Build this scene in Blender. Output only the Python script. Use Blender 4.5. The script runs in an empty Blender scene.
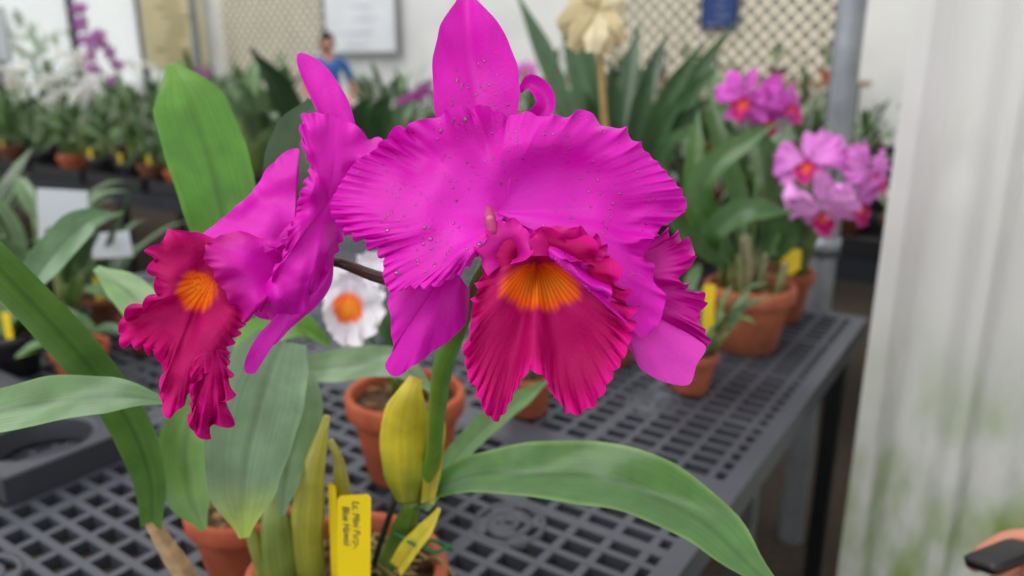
import bpy, math, random
from mathutils import Vector, Matrix, noise
random.seed(7)
R=random.Random(11)
scene=bpy.context.scene
scene.view_settings.view_transform='Standard'
scene.view_settings.look='None'
scene.view_settings.exposure=0.0

# ---------------------------------------------------------------- survey frame
CAM=Vector((0,0,1.40)); FPX=770.0; PITCH=math.radians(16)
cs,sn=math.cos(PITCH),math.sin(PITCH)
def S(x,y,d):
    """survey point measured from the photograph, d = distance in metres"""
    u=(x-512)/FPX; v=(288-y)/FPX
    return CAM+Vector((u*d, d*(cs+sn*v), d*(-sn+cs*v)))
def unS(p):
    q=p-CAM; dd=q.y*cs-q.z*sn; up=q.y*sn+q.z*cs
    return 512+FPX*q.x/dd, 288-FPX*up/dd
C0=Vector((.915,1.882,0)); ANG=math.radians(56)
E1=Vector((math.cos(ANG),math.sin(ANG),0)); E2=Vector((-math.sin(ANG),math.cos(ANG),0)); UP=Vector((0,0,1))
def B(a,b,z=0.0): return C0+E1*a+E2*b+UP*z
HB=.78

def lin(c):
    return tuple(((v/255)/12.92 if v/255<=.04045 else ((v/255+.055)/1.055)**2.4) for v in c)
def mixc(a,b,t):
    t=max(0,min(1,t)); return tuple(a[i]*(1-t)+b[i]*t for i in range(3))
def sstep(a,b,x):
    t=max(0,min(1,(x-a)/(b-a))); return t*t*(3-2*t)

# ---------------------------------------------------------------- materials
MATS={}
def material(name,rough=.5,nscale=30,namt=.25,bump=0.0,bscale=80,metal=0,transl=0,streak=0,spec=.5,stscale=(60,2,1),coord='Object',alpha=None,sbump=0,sheen=0):
    m=bpy.data.materials.new(name); m.use_nodes=True
    nt=m.node_tree; N=nt.nodes; L=nt.links; N.clear()
    out=N.new('ShaderNodeOutputMaterial'); bs=N.new('ShaderNodeBsdfPrincipled')
    at=N.new('ShaderNodeAttribute'); at.attribute_name='Col'
    tc=N.new('ShaderNodeTexCoord')
    no=N.new('ShaderNodeTexNoise'); no.inputs['Scale'].default_value=nscale; no.inputs['Detail'].default_value=4
    L.new(tc.outputs[coord],no.inputs['Vector'])
    mr=N.new('ShaderNodeMapRange'); mr.inputs[1].default_value=.25; mr.inputs[2].default_value=.75
    mr.inputs[3].default_value=1-namt; mr.inputs[4].default_value=1+namt
    L.new(no.outputs['Fac'],mr.inputs[0])
    mu=N.new('ShaderNodeVectorMath'); mu.operation='SCALE'
    L.new(at.outputs['Color'],mu.inputs[0]); L.new(mr.outputs[0],mu.inputs['Scale'])
    col=mu.outputs[0]; sfac=None
    if streak:
        mp=N.new('ShaderNodeMapping'); mp.inputs['Scale'].default_value=stscale
        uv=N.new('ShaderNodeUVMap'); uv.uv_map='UVMap'
        L.new(uv.outputs[0],mp.inputs[0])
        n2=N.new('ShaderNodeTexNoise'); n2.inputs['Scale'].default_value=1; n2.inputs['Detail'].default_value=3
        L.new(mp.outputs[0],n2.inputs['Vector'])
        m2=N.new('ShaderNodeMapRange'); m2.inputs[1].default_value=.3; m2.inputs[2].default_value=.7
        m2.inputs[3].default_value=1-streak; m2.inputs[4].default_value=1+streak*.6
        L.new(n2.outputs['Fac'],m2.inputs[0])
        mu2=N.new('ShaderNodeVectorMath'); mu2.operation='SCALE'
        L.new(col,mu2.inputs[0]); L.new(m2.outputs[0],mu2.inputs['Scale']); col=mu2.outputs[0]; sfac=n2.outputs['Fac'] if sbump else None
    L.new(col,bs.inputs['Base Color'])
    bs.inputs['Roughness'].default_value=rough; bs.inputs['Metallic'].default_value=metal
    bs.inputs['Specular IOR Level'].default_value=spec
    if sheen:
        bs.inputs['Sheen Weight'].default_value=sheen; L.new(col,bs.inputs['Sheen Tint'])
    if bump:
        b=N.new('ShaderNodeBump'); b.inputs['Strength'].default_value=bump; b.inputs['Distance'].default_value=.002
        n3=N.new('ShaderNodeTexNoise'); n3.inputs['Scale'].default_value=bscale; n3.inputs['Detail'].default_value=5
        L.new(tc.outputs['Object'],n3.inputs['Vector'])
        if sfac:
            ad=N.new('ShaderNodeMath'); ad.operation='ADD'; L.new(n3.outputs['Fac'],ad.inputs[0]); L.new(sfac,ad.inputs[1]); L.new(ad.outputs[0],b.inputs['Height'])
        else: L.new(n3.outputs['Fac'],b.inputs['Height'])
        L.new(b.outputs[0],bs.inputs['Normal'])
    sh=bs.outputs[0]
    if transl:
        tr=N.new('ShaderNodeBsdfTranslucent'); L.new(col,tr.inputs['Color'])
        mx=N.new('ShaderNodeMixShader'); mx.inputs[0].default_value=transl
        L.new(sh,mx.inputs[1]); L.new(tr.outputs[0],mx.inputs[2]); sh=mx.outputs[0]
    if alpha:
        tp=N.new('ShaderNodeBsdfTransparent'); mx=N.new('ShaderNodeMixShader'); mx.inputs[0].default_value=alpha
        L.new(sh,mx.inputs[1]); L.new(tp.outputs[0],mx.inputs[2]); sh=mx.outputs[0]
    L.new(sh,out.inputs[0]); MATS[name]=m; return m
material('petal',rough=.5,nscale=50,namt=.06,bump=.20,bscale=420,transl=.20,streak=.035,stscale=(2,40,1),spec=.28)
material('velvet',rough=.6,nscale=60,namt=.10,bump=.3,bscale=400,transl=.12,spec=.14)
material('leaf',rough=.32,nscale=45,namt=.2,bump=.10,bscale=200,transl=.10,streak=.16,stscale=(28,1.5,1),spec=.5)
material('terracotta',rough=.85,nscale=22,namt=.28,bump=.5,bscale=120,spec=.2)
material('plastic',rough=.42,nscale=9,namt=.16,bump=.15,bscale=150)
material('soil',rough=.95,nscale=90,namt=.7,bump=1,bscale=90,spec=.1)
material('tag',rough=.4,nscale=20,namt=.05)
material('paint',rough=.7,nscale=3,namt=.08,bump=.1,bscale=40,spec=.2)
material('pane',rough=.3,nscale=3,namt=.08,alpha=.72)
material('metal',rough=.42,nscale=14,namt=.2,metal=.6,bump=.1)
material('cloth',rough=.9,nscale=30,namt=.15,bump=.4,bscale=300,spec=.1)
material('skin',rough=.55,nscale=25,namt=.06,bump=.1,bscale=200)
material('bark',rough=.9,nscale=60,namt=.35,bump=.8,bscale=120,spec=.1)
def drop_mat():
    m=bpy.data.materials.new('water'); m.use_nodes=True; nt=m.node_tree;N=nt.nodes;L=nt.links;N.clear()
    out=N.new('ShaderNodeOutputMaterial'); tp=N.new('ShaderNodeBsdfTransparent'); gl=N.new('ShaderNodeBsdfGlossy'); gl.inputs['Roughness'].default_value=.08
    fr=N.new('ShaderNodeFresnel'); fr.inputs[0].default_value=2.0; mx=N.new('ShaderNodeMixShader')
    L.new(fr.outputs[0],mx.inputs[0]); L.new(tp.outputs[0],mx.inputs[1]); L.new(gl.outputs[0],mx.inputs[2]); L.new(mx.outputs[0],out.inputs[0]); MATS['water']=m
drop_mat()

# ---------------------------------------------------------------- mesh builder
class MB:
    def __init__(s): s.v=[];s.f=[];s.m=[];s.c=[];s.uv=[];s.mats=[];s.sm=[]
    def mi(s,n):
        if n not in s.mats: s.mats.append(n)
        return s.mats.index(n)
    def grid(s,P,col,mat,uvs=None,closed_u=False,smooth=True):
        b=len(s.v); nu=len(P); nv=len(P[0]); k=s.mi(mat)
        for i in range(nu):
            for j in range(nv):
                s.v.append(P[i][j]); t=(i/max(1,nu-1),j/max(1,nv-1))
                s.c.append(col(t[0],t[1]) if callable(col) else col)
                s.uv.append(uvs[i][j] if uvs else (t[1],t[0]))
        for i in range(nu if closed_u else nu-1):
            for j in range(nv-1):
                i2=(i+1)%nu
                s.f.append((b+i*nv+j,b+i2*nv+j,b+i2*nv+j+1,b+i*nv+j+1)); s.m.append(k); s.sm.append(smooth)
    def tube(s,pts,rad,col,mat,seg=10,n=None,flat=1.0,N0=None,caps=True):
        if n: 
            t=catmull(pts,n); rr=[lerpl(rad,i/(n-1)) for i in range(n)] if isinstance(rad,(list,tuple)) else [rad]*n
        else:
            t=[Vector(p) for p in pts]; n=len(t); rr=list(rad) if isinstance(rad,(list,tuple)) else [rad]*n
        P=[]; ref=N0 or Vector((.31,.2,.93))
        for i in range(n):
            T=(t[min(i+1,n-1)]-t[max(i-1,0)]).normalized()
            if abs(T.dot(ref))>.97 and not N0: ref=Vector((1,.1,0)).normalized()
            a=(ref-T*ref.dot(T)).normalized(); c=T.cross(a)
            P.append([t[i]+(a*math.sin(q)*flat+c*math.cos(q))*rr[i] for q in [2*math.pi*k/seg for k in range(seg+1)]])
        if caps:
            P=[[t[0]]*(seg+1)]+P+[[t[-1]]*(seg+1)]
        s.grid(P,col,mat)
    def lathe(s,prof,c,col,mat,seg=28,X=Vector((1,0,0)),Y=Vector((0,1,0)),Z=UP):
        P=[[c+(X*math.cos(q)+Y*math.sin(q))*r+Z*z for q in [2*math.pi*k/seg for k in range(seg+1)]] for r,z in prof]
        s.grid(P,col,mat)
    def box(s,c,a,b,d,col,mat,bev=0):
        """c centre, a,b,d half-axis vectors"""
        base=len(s.v); k=s.mi(mat)
        for x in(-1,1):
            for y in(-1,1):
                for z in(-1,1):
                    s.v.append(c+a*x+b*y+d*z); s.c.append(col); s.uv.append((x*.5+.5,y*.5+.5))
        for q in((0,1,3,2),(4,6,7,5),(0,4,5,1),(2,3,7,6),(0,2,6,4),(1,5,7,3)):
            s.f.append(tuple(base+i for i in q)); s.m.append(k); s.sm.append(False)
    def ball(s,c,r,col,mat,seg=10,rings=7,ax=None):
        X,Y,Z=ax or (Vector((1,0,0)),Vector((0,1,0)),UP)
        rx,ry,rz=r if isinstance(r,(tuple,list)) else (r,r,r)
        P=[[c+X*(rx*math.sin(a)*math.cos(q))+Y*(ry*math.sin(a)*math.sin(q))+Z*(rz*math.cos(a)) for q in [2*math.pi*k/seg for k in range(seg+1)]] for a in [math.pi*i/rings for i in range(rings+1)]]
        s.grid(P,col,mat)
    def mesh(s,name):
        me=bpy.data.meshes.new(name); me.from_pydata([tuple(p) for p in s.v],[],s.f)
        for n in s.mats: me.materials.append(MATS[n])
        me.polygons.foreach_set('material_index',s.m); me.polygons.foreach_set('use_smooth',s.sm)
        ca=me.color_attributes.new('Col','FLOAT_COLOR','POINT')
        fl=[]
        for c in s.c: fl+= [c[0],c[1],c[2],1]
        ca.data.foreach_set('color',fl)
        ul=me.uv_layers.new(name='UVMap'); li=[0]*len(me.loops); me.loops.foreach_get('vertex_index',li)
        u=[]
        for i in li: u+=[s.uv[i][0],s.uv[i][1]]
        ul.data.foreach_set('uv',u); me.update(); return me
    def obj(s,name,parent=None,loc=None):
        o=bpy.data.objects.new(name,s.mesh(name)); scene.collection.objects.link(o)
        if parent: o.parent=parent
        if loc is not None: o.location=loc
        return o
def empty(name,loc=(0,0,0)):
    o=bpy.data.objects.new(name,None); o.empty_display_size=.1; scene.collection.objects.link(o); o.location=loc; return o
def lerpl(l,t):
    if len(l)==1: return l[0]
    x=t*(len(l)-1); i=min(int(x),len(l)-2); f=x-i; f=f*f*(3-2*f)*.5+f*.5
    return l[i]*(1-f)+l[i+1]*f
def catmull(pts,n,closed=False):
    P=[Vector(p) for p in pts]
    if closed: Q=[P[-1]]+P+[P[0],P[1]]
    else: Q=[P[0]*2-P[1]]+P+[P[-1]*2-P[-2]]
    ns=len(Q)-3; dense=[]
    for i in range(ns):
        a,b,c,d=Q[i:i+4]
        for k in range(14):
            t=k/14; t2=t*t;t3=t2*t
            dense.append(.5*((2*b)+(c-a)*t+(2*a-5*b+4*c-d)*t2+(3*b-a-3*c+d)*t3))
    dense.append(Q[-2].copy())
    L=[0]
    for i in range(1,len(dense)): L.append(L[-1]+(dense[i]-dense[i-1]).length)
    out=[];k=0
    for i in range(n):
        x=L[-1]*i/(n-1)
        while k<len(L)-2 and L[k+1]<x: k+=1
        f=(x-L[k])/max(1e-9,L[k+1]-L[k]); out.append(dense[k].lerp(dense[k+1],min(1,f)))
    return out

def fan(mb,base,outline,col,N=None,n=150,m=20,closed=False,amp=.004,wl=.012,bulge=0.0,low=.0,lown=3,mat='petal',seed=0,pw=10,radial=.5,und=None,mid=1.0,cup=0.0,post=None):
    """petal: skin stretched from the claw to the margin, smooth inside, ruffled in the outer margin"""
    pts=catmull(outline,n,closed)
    if N is None: N=(CAM-base).normalized()
    size=sum((p-base).length for p in pts)/len(pts)
    if und is None: und=size*.07
    L=0; prev=pts[0]; P=[];uv=[]; ph=seed
    nv=lambda x,y: noise.noise(Vector((x+seed*7.3,y+seed*3.1,seed*.7)))
    k=max(2,n//26); sm=[]
    for j in range(n):
        acc=Vector((0,0,0));c=0
        for q in range(-k,k+1):
            jj=j+q
            if closed: jj%= (n-1)
            else: jj=max(0,min(n-1,jj))
            acc+=pts[jj];c+=1
        sm.append(acc/c)
    b0=len(mb.v)
    for j,e in enumerate(pts):
        dl=(e-prev).length; L+=dl; prev=e
        # irregular frill: local wavelength wanders between ~0.6x and ~2x
        fr=max(.45,1.05+1.5*nv(L/wl*.19,12)); ph+=2*math.pi*dl/wl*fr
        o=(e-base); o=(o-N*o.dot(N)); o=o.normalized() if o.length>1e-6 else o
        tg=o.cross(N)
        t=j/(n-1)
        edge=(min(1,min(t,1-t)*14) if closed else min(1,min(t,1-t)*8+.15))
        am=max(.3,.9+1.5*nv(L/wl*.27,40))/max(.75,fr**.6)
        lobe=1.6*abs(math.sin(ph*.5))-.9
        row=[];ur=[]
        for i in range(m+1):
            r=1-(1-i/m)**1.7
            w=sstep(.55,1,r)
            ee=sm[j]*(1-w)+e*w
            p=base+(ee-base)*r
            q=p/size*1.5
            u=(noise.noise(Vector((q.x+seed,q.z,q.y)))+.4*noise.noise(Vector((q.x*2.3,q.z*2.3+seed,3))))*und*min(1,r*1.5)
            q2=p/wl*.42
            swirl=3.6*noise.noise(Vector((q2.x,q2.z,seed)))
            fine=am*(math.sin(ph+swirl)+.35*math.sin(2.1*ph+1+seed))
            md=math.sin(2*math.pi*L/(wl*2.7)+6*nv(L/wl*.14,9)+swirl)*(.6+.9*nv(L/wl*.1,70))
            p=p+N*(bulge*math.sin(math.pi*r)+cup*(r**2.5)+edge*amp*(fine*r**pw+mid*md*r**4)+low*math.sin(2*math.pi*lown*t+seed)*r**1.3+u*edge)+o*edge*radial*amp*(am*lobe*r**18+.4*md*r**5)+tg*edge*amp*.45*am*math.cos(ph+swirl)*r**14
            row.append(p); ur.append((r,t))
        P.append(row);uv.append(ur)
    c=(lambda a,b:col(1-(1-b)**1.7,a)) if callable(col) else col   # col(r,t)
    mb.grid(P,c,mat,uvs=uv)
    if post:
        for i in range(b0,len(mb.v)): mb.c[i]=post(mb.v[i],mb.c[i])
    return P

def leaf(mb,pts,w,col,N=None,fold=.25,n=26,m=8,mat='leaf',wave=0,tipc=None,edge=None,flip=0,twist=0):
    """w list of half widths"""
    t=catmull(pts,n); P=[]
    for i,p in enumerate(t):
        T=(t[min(i+1,n-1)]-t[max(i-1,0)]).normalized()
        NN=N if N is not None else ((CAM-p).normalized()*.8+UP*.4)
        NN=(NN-T*NN.dot(T)).normalized(); Sd=T.cross(NN)
        if twist:
            a=twist*i/(n-1); Sd,NN=Sd*math.cos(a)+NN*math.sin(a),NN*math.cos(a)-Sd*math.sin(a)
        s=i/(n-1); hw=lerpl(w,s)
        row=[]
        for j in range(m+1):
            q=2*j/m-1
            row.append(p+Sd*hw*q+NN*(hw*fold*(abs(q)**1.4)+ wave*hw*math.sin(s*14+q*2)*abs(q)+hw*.06*math.sin(s*9+q*3+p.x*40)))
        P.append(row)
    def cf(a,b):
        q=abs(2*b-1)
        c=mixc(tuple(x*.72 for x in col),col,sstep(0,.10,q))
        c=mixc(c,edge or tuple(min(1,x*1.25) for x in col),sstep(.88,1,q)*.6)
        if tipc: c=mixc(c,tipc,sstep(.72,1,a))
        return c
    mb.grid(P,cf,mat)

# ---------------------------------------------------------------- colours
MAG=lin((206,4,170)); MAGL=lin((226,44,198)); MAGD=lin((156,0,114))
LIP=lin((164,0,84)); LIPE=lin((202,2,124)); ORG=lin((252,128,10)); YEL=lin((255,186,40)); 
G1=lin((86,122,56)); G2=lin((62,96,54)); GG=lin((112,136,98)); GD=lin((48,72,46))
def petcol(r,t):
    c=mixc(MAGL,MAG,sstep(.0,.7,r)); return mixc(c,lin((220,18,186)),sstep(.85,1,r)*.6)
def sepcol(r,t):
    return mixc(mixc(MAGD,MAG,sstep(0,.35,r)),lin((220,22,186)),sstep(.6,1,r)*.4)
def O(l,d0): return [S(p[0],p[1],d0+(p[2] if len(p)>2 else 0)/1000.) for p in l]
def throat(cx,cy,rx,ry,ox,oy,nv=34,veins=1.0,flat=0):
    """pigment patch of the lip: orange spot with fine red veins running from the column"""
    def f(p,c):
        x,y=unS(p); e=math.hypot((x-cx)/rx,(y-cy)/ry)
        an=math.atan2(y-oy,x-ox); 
        e+=.06*math.sin(an*13)+.04*math.sin(an*29+1)
        w=1-sstep(.72,1.12,e)
        if flat and y<flat: w*=1-sstep(0,5,flat-y)
        o=mixc(lin((250,156,40)),lin((242,98,10)),sstep(.1,.9,e))
        v=sstep(.5,.95,.5+.5*math.sin(an*nv*2))*sstep(6,16,math.hypot(x-ox,y-oy))
        o=mixc(o,lin((190,24,24)),.5*v*veins)
        return mixc(c,o,w)
    return f

# ================================================================ HERO ORCHID
hero=empty('cattleya_orchid_plant')
surf=[]
fa=MB()
d=.46
surf.append(fan(fa,S(486,180,d+.012),O([(446,150,12),(436,118,14),(432,85,16),(433,55,20),(441,25,26),(454,4,32),(464,-8,36),(480,4,30),(500,27,24),(514,55,18),(520,82,14),(518,112,12),(508,145,12)],d),sepcol,amp=.0006,wl=.03,bulge=-.006,low=.003,lown=1.5,seed=3,und=.009))
# left petal
surf.append(fan(fa,S(507,212,d+.009),O([(522,124,4),(484,110,4),(446,113,6),(408,122,10),(376,146,16),(350,172,20),(334,200,18),(338,226,10),(362,243,2),(382,262,-4),(388,292,-12),(412,286,-16),(440,282,-16),(466,268,-14),(486,246,-8)],d),petcol,n=620,m=52,amp=.0044,wl=.0110,bulge=.012,low=.004,lown=2.5,seed=1,und=.018,mid=1.1))
# right petal
surf.append(fan(fa,S(496,212,d+.007),O([(492,134,6),(520,113,3),(548,118,3),(580,114,6),(610,124,10),(640,148,14),(668,180,16),(690,205,14),(672,222,6),(655,238,-4),(652,262,-8),(664,298,-10),(660,326,-14),(640,334,-18),(618,312,-20),(596,272,-16),(556,240,-6)],d),petcol,n=660,m=52,amp=.0044,wl=.0110,bulge=.012,low=.004,lown=2.5,seed=2,und=.018,mid=1.1))
# left lateral sepal
fan(fa,S(452,262,d+.014),O([(404,270,12),(390,290,10),(390,318,8),(393,345,8),(385,366,10),(396,376,10),(424,358,8),(450,340,10),(466,322,14),(470,290,16)],d),sepcol,amp=.0010,wl=.03,bulge=.006,seed=4,low=.002)
# right lateral sepal, smooth
fan(fa,S(612,290,d+.010),O([(650,318,2),(672,326,-2),(694,338,-4),(706,348,-2),(697,364,-2),(688,384,0),(664,382,-2),(642,370,-2),(630,350,0),(610,330,8)],d),lambda r,t:mixc(MAG,lin((228,66,194)),r),amp=.0012,wl=.03,bulge=.008,seed=5)
# frilled tepal seen behind on the right
fan(fa,S(600,275,d+.02),O([(640,222,12),(662,232,10),(686,240,8),(692,262,6),(682,280,6),(706,300,8),(700,322,8),(708,344,10),(680,348,10),(648,330,12)],d),lambda r,t:mixc(MAGD,lin((194,2,144)),r),n=360,m=38,amp=.0044,wl=.0110,bulge=.0,seed=6,mid=1.3)
# curled sepal tip
leaf(fa,[S(520,92,.485),S(529,82,.483),S(541,90,.48),S(545,106,.478),S(534,118,.48),S(522,122,.484)],[.0015,.005,.006,.006,.003],MAG,mat='petal',fold=.8,N=(CAM-S(530,100,.48)))
def lipcol(r,t): return mixc(LIP,LIPE,sstep(.84,1,r)*.85)
surf.append(fan(fa,S(538,262,d+.022),O([(500,240,-10),(484,262,-18),(476,288,-25),(469,310,-26),(471,330,-30),(465,350,-28),(467,370,-26),(476,390,-26),(487,410,-22),(500,416,-20),(514,394,-28),(530,368,-34),(544,376,-34),(554,396,-26),(568,410,-22),(586,411,-23),(600,400,-27),(609,382,-30),(618,362,-28),(626,342,-26),(632,320,-28),(630,298,-24),(618,278,-26),(604,260,-20),(588,242,-16),(562,236,-12),(535,232,-10)],d),lipcol,n=760,m=54,closed=True,amp=.0048,wl=.0108,bulge=.014,seed=8,radial=.6,und=.014,mid=.8,mat='velvet',post=throat(541,286,43,25,536,254,flat=265)))
# rolled upper lobes of the lip (hood over the column)
fan(fa,S(512,258,d+.002),O([(488,276,-18),(476,252,-18),(484,234,-14),(500,222,-10),(516,220,-12),(528,234,-20),(534,250,-26),(524,260,-28),(510,264,-28)],d),lambda r,t:mixc(MAGD,lin((208,8,150)),r),n=240,m=30,amp=.0024,wl=.010,bulge=.007,seed=9)
fan(fa,S(568,258,d+.002),O([(530,256,-26),(530,242,-24),(542,230,-18),(564,226,-14),(592,234,-16),(608,252,-22),(602,266,-26),(580,262,-28),(556,258,-28)],d),lambda r,t:mixc(lin((166,0,96)),lin((196,2,126)),r),n=280,m=30,amp=.0028,wl=.010,bulge=.006,seed=10)
fa.tube([S(489,208,d-.004),S(490,220,d-.009),S(493,234,d-.010)],[.0024,.0038,.003],lin((190,70,130)),'petal',n=8)
fa.ball(S(490,219,d-.0105),.0024,lin((206,130,130)),'petal')
fa.obj('flower_front',hero)

fb=MB(); d=.50
fan(fb,S(352,175,d+.01),O([(332,128,6),(314,106,6),(302,78,8),(298,54,12),(312,56,12),(332,74,8),(347,98,6),(356,126,6)],d),sepcol,amp=.0008,wl=.03,bulge=.004,seed=11)
fan(fb,S(330,200,d-.004),O([(340,118,0),(305,114,-4),(303,146,-4),(310,170,-6),(298,204,-10),(286,236,-16),(282,262,-18),(266,282,-18),(262,302,-18),(272,322,-14),(290,318,-12),(304,304,-8),(318,284,-2),(334,262,6),(342,238,12),(350,206,14),(362,184,16),(380,166,14),(384,144,10),(366,134,4),(352,124,2)],d),lambda r,t:petcol(.4+.6*r,t),n=520,m=46,amp=.0042,wl=.0115,bulge=.010,seed=12,low=.003,closed=True,und=.018,mid=1.3)
fan(fb,S(292,240,d-.004),O([(296,205,0),(299,172,4),(297,148,8),(272,164,6),(250,194,2),(226,216,-2),(202,236,-8),(222,250,-12),(252,262,-12)],d),petcol,n=160,m=26,amp=.0014,wl=.018,bulge=.010,seed=13,und=.012)
fan(fb,S(326,268,d-.004),O([(334,262,0),(330,284,-2),(314,308,-6),(288,332,-8),(266,352,-8),(255,372,-8),(244,370,-8),(252,344,-12),(270,322,-14),(286,300,-14),(296,280,-12)],d),lambda r,t:mixc(MAG,lin((218,34,188)),r),amp=.001,wl=.03,bulge=.006,seed=14)
fan(fb,S(318,240,d+.006),O([(292,210,0),(258,236,-4),(238,262,-6),(244,300,-4),(266,320,0),(300,305,4),(322,280,6)],d),petcol,n=120,amp=.001,wl=.02,bulge=.010,seed=15)
fan(fb,S(202,292,d-.014),O([(208,236,-16),(186,230,-24),(166,234,-32),(150,248,-34),(149,268,-38),(156,286,-38),(150,302,-40),(130,312,-40),(118,328,-38),(125,344,-40),(146,350,-44),(162,360,-44),(163,378,-42),(160,396,-42),(167,413,-42),(180,410,-44),(192,392,-44),(206,372,-38),(226,354,-32),(240,332,-24),(244,306,-20),(242,278,-16),(234,250,-14)],d),lambda r,t:lipcol(r,t),n=620,m=48,closed=True,amp=.0048,wl=.0110,seed=16,radial=.55,und=.014,mid=.8,mat='velvet',bulge=.008,post=throat(197,291,21,21,214,276,nv=18))
fan(fb,S(292,262,d-.002),O([(262,234,-12),(232,232,-18),(208,244,-24),(208,262,-26),(224,290,-22),(242,320,-20),(262,308,-14),(280,292,-8)],d),lambda r,t:mixc(MAG,lin((186,2,132)),sstep(.5,1,r)),n=260,m=32,amp=.0026,wl=.012,bulge=.012,seed=17,und=.012)
fan(fb,S(214,345,d-.036),O([(196,352,-40),(191,374,-44),(193,398,-46),(190,420,-46),(200,434,-46),(214,432,-44),(228,422,-42),(228,402,-40),(232,384,-38),(228,366,-36),(230,352,-34)],d),lambda r,t:mixc(LIP,lin((178,0,106)),r),n=340,m=36,amp=.0042,wl=.009,seed=18,radial=.6,low=.004,pw=4,und=.012,mat='velvet',mid=.8)
fb.obj('flower_side',hero)

# droplets on the petals
wd=MB()
for k in range(420):
    P=R.choice(surf[:3]+surf[1:3]); i=R.randrange(4,len(P)-4); j=R.randrange(len(P[0])//5,len(P[0])-10)
    p=P[i][j]; r=R.uniform(.0003,.0008)*(1.7 if R.random()<.12 else 1)
    n_=((P[i+2][j]-P[i-2][j]).cross(P[i][j+2]-P[i][j-2])); n_=n_.normalized() if n_.length>0 else UP
    if n_.dot(CAM-p)<0: n_=-n_
    X=n_.cross(UP).normalized(); Y=n_.cross(X); wd.ball(p,(r*1.1,r*1.2,r*.5),(1,1,1),'water',seg=10,rings=6,ax=(X,Y,n_))
wd.obj('water_droplets',hero)

# stems, bulbs, leaves
st=MB()
st.tube([S(404,520,.78),S(430,468,.70),S(437,410,.62),S(444,362,.55),S(462,318,.505),S(486,262,.495)],[.0075,.0075,.007,.0075,.0075,.004],lin((96,136,48)),'leaf',n=26)
st.tube([S(462,318,.505),S(420,290,.515),S(372,275,.53),S(338,262,.53),S(320,262,.515)],[.004,.004,.0045,.004,.003],lin((70,44,34)),'leaf',n=20)
st.obj('flower_stem',hero)
sh=MB()
ys=lambda a,b: mixc(mixc(lin((130,144,44)),lin((206,190,52)),sstep(.05,.6,a)+.15*math.sin(b*25)),lin((160,120,46)),sstep(.9,1,a))
sh.tube([S(408,502,.72),S(405,470,.70),S(404,430,.68),S(410,396,.66),S(416,378,.655)],[.010,.0195,.0215,.019,.006],ys,'leaf',n=24,flat=.35,N0=(CAM-S(405,440,.69)).normalized(),seg=16)
leaf(sh,[S(428,502,.715),S(434,462,.70),S(437,420,.685),S(432,388,.68)],[.006,.008,.008,.003],lin((186,172,66)),fold=.6)
leaf(sh,[S(398,568,.75),S(412,548,.735),S(428,528,.72),S(440,508,.71)],[.009,.01,.008,.002],lin((222,206,70)),fold=.5)
sh.obj('dry_sheath',hero)
pb=MB()
def bulb(pts,r,c0,c1): pb.tube(pts,r,lambda a,b:mixc(mixc(c0,c1,a),tuple(x*.7 for x in c0),.3*(.5+.5*math.sin(b*44))),'leaf',n=18,seg=24,flat=.7,N0=(CAM-Vector(pts[0])).normalized())
bulb([S(316,600,.77),S(307,540,.74),S(312,480,.71),S(327,416,.69)],[.010,.015,.016,.010,.003],lin((130,140,56)),lin((204,196,80)))
bulb([S(288,600,.77),S(279,560,.74),S(275,520,.72),S(272,480,.72)],[.012,.017,.014,.008],lin((110,128,56)),lin((130,148,74)))
bulb([S(270,606,.77),S(262,570,.74),S(252,536,.72),S(244,512,.71)],[.007,.007,.006,.004],lin((130,136,66)),lin((150,156,76)))
bulb([S(372,610,.80),S(390,566,.78),S(402,536,.77),S(414,500,.73)],[.012,.014,.013,.007],lin((74,100,44)),lin((106,140,50)))
bulb([S(346,600,.78),S(344,560,.76),S(340,470,.73),S(330,440,.72)],[.008,.010,.009,.003],lin((110,120,54)),lin((190,180,76)))
pb.tube([S(452,550,.745),S(432,540,.735),S(420,546,.73),S(404,538,.74),S(396,534,.755),S(404,530,.77)],.0022,lin((14,110,56)),'plastic',n=24,seg=6)
pb.tube([S(420,546,.73),S(436,552,.73),S(450,545,.735)],.002,lin((14,110,56)),'plastic',n=12,seg=6)
pb.tube([S(362,606,.80),S(380,544,.76),S(400,486,.73)],.003,lin((24,30,24)),'plastic',n=8)
pb.obj('pseudobulbs',hero)
lf=MB()
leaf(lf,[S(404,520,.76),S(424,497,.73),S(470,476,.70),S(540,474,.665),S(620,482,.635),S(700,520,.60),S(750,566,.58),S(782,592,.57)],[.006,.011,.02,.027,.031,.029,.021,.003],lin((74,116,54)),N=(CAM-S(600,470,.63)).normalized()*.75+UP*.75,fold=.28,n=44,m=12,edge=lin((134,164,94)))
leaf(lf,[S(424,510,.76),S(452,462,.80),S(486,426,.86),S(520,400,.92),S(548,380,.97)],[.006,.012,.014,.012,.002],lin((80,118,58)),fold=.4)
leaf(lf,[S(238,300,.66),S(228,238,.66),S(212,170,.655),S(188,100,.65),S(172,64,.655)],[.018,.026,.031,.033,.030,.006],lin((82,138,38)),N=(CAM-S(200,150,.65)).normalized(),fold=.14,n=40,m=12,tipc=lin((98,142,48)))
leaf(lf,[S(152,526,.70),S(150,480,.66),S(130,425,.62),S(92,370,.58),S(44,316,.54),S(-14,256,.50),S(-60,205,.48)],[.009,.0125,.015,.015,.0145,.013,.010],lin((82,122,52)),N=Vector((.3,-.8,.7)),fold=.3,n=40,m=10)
leaf(lf,[S(-70,430,.54),S(-10,414,.54),S(60,400,.54),S(125,396,.54),S(170,402,.545)],[.012,.0165,.018,.014,.002],lin((96,128,82)),fold=.2,n=30)
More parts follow.
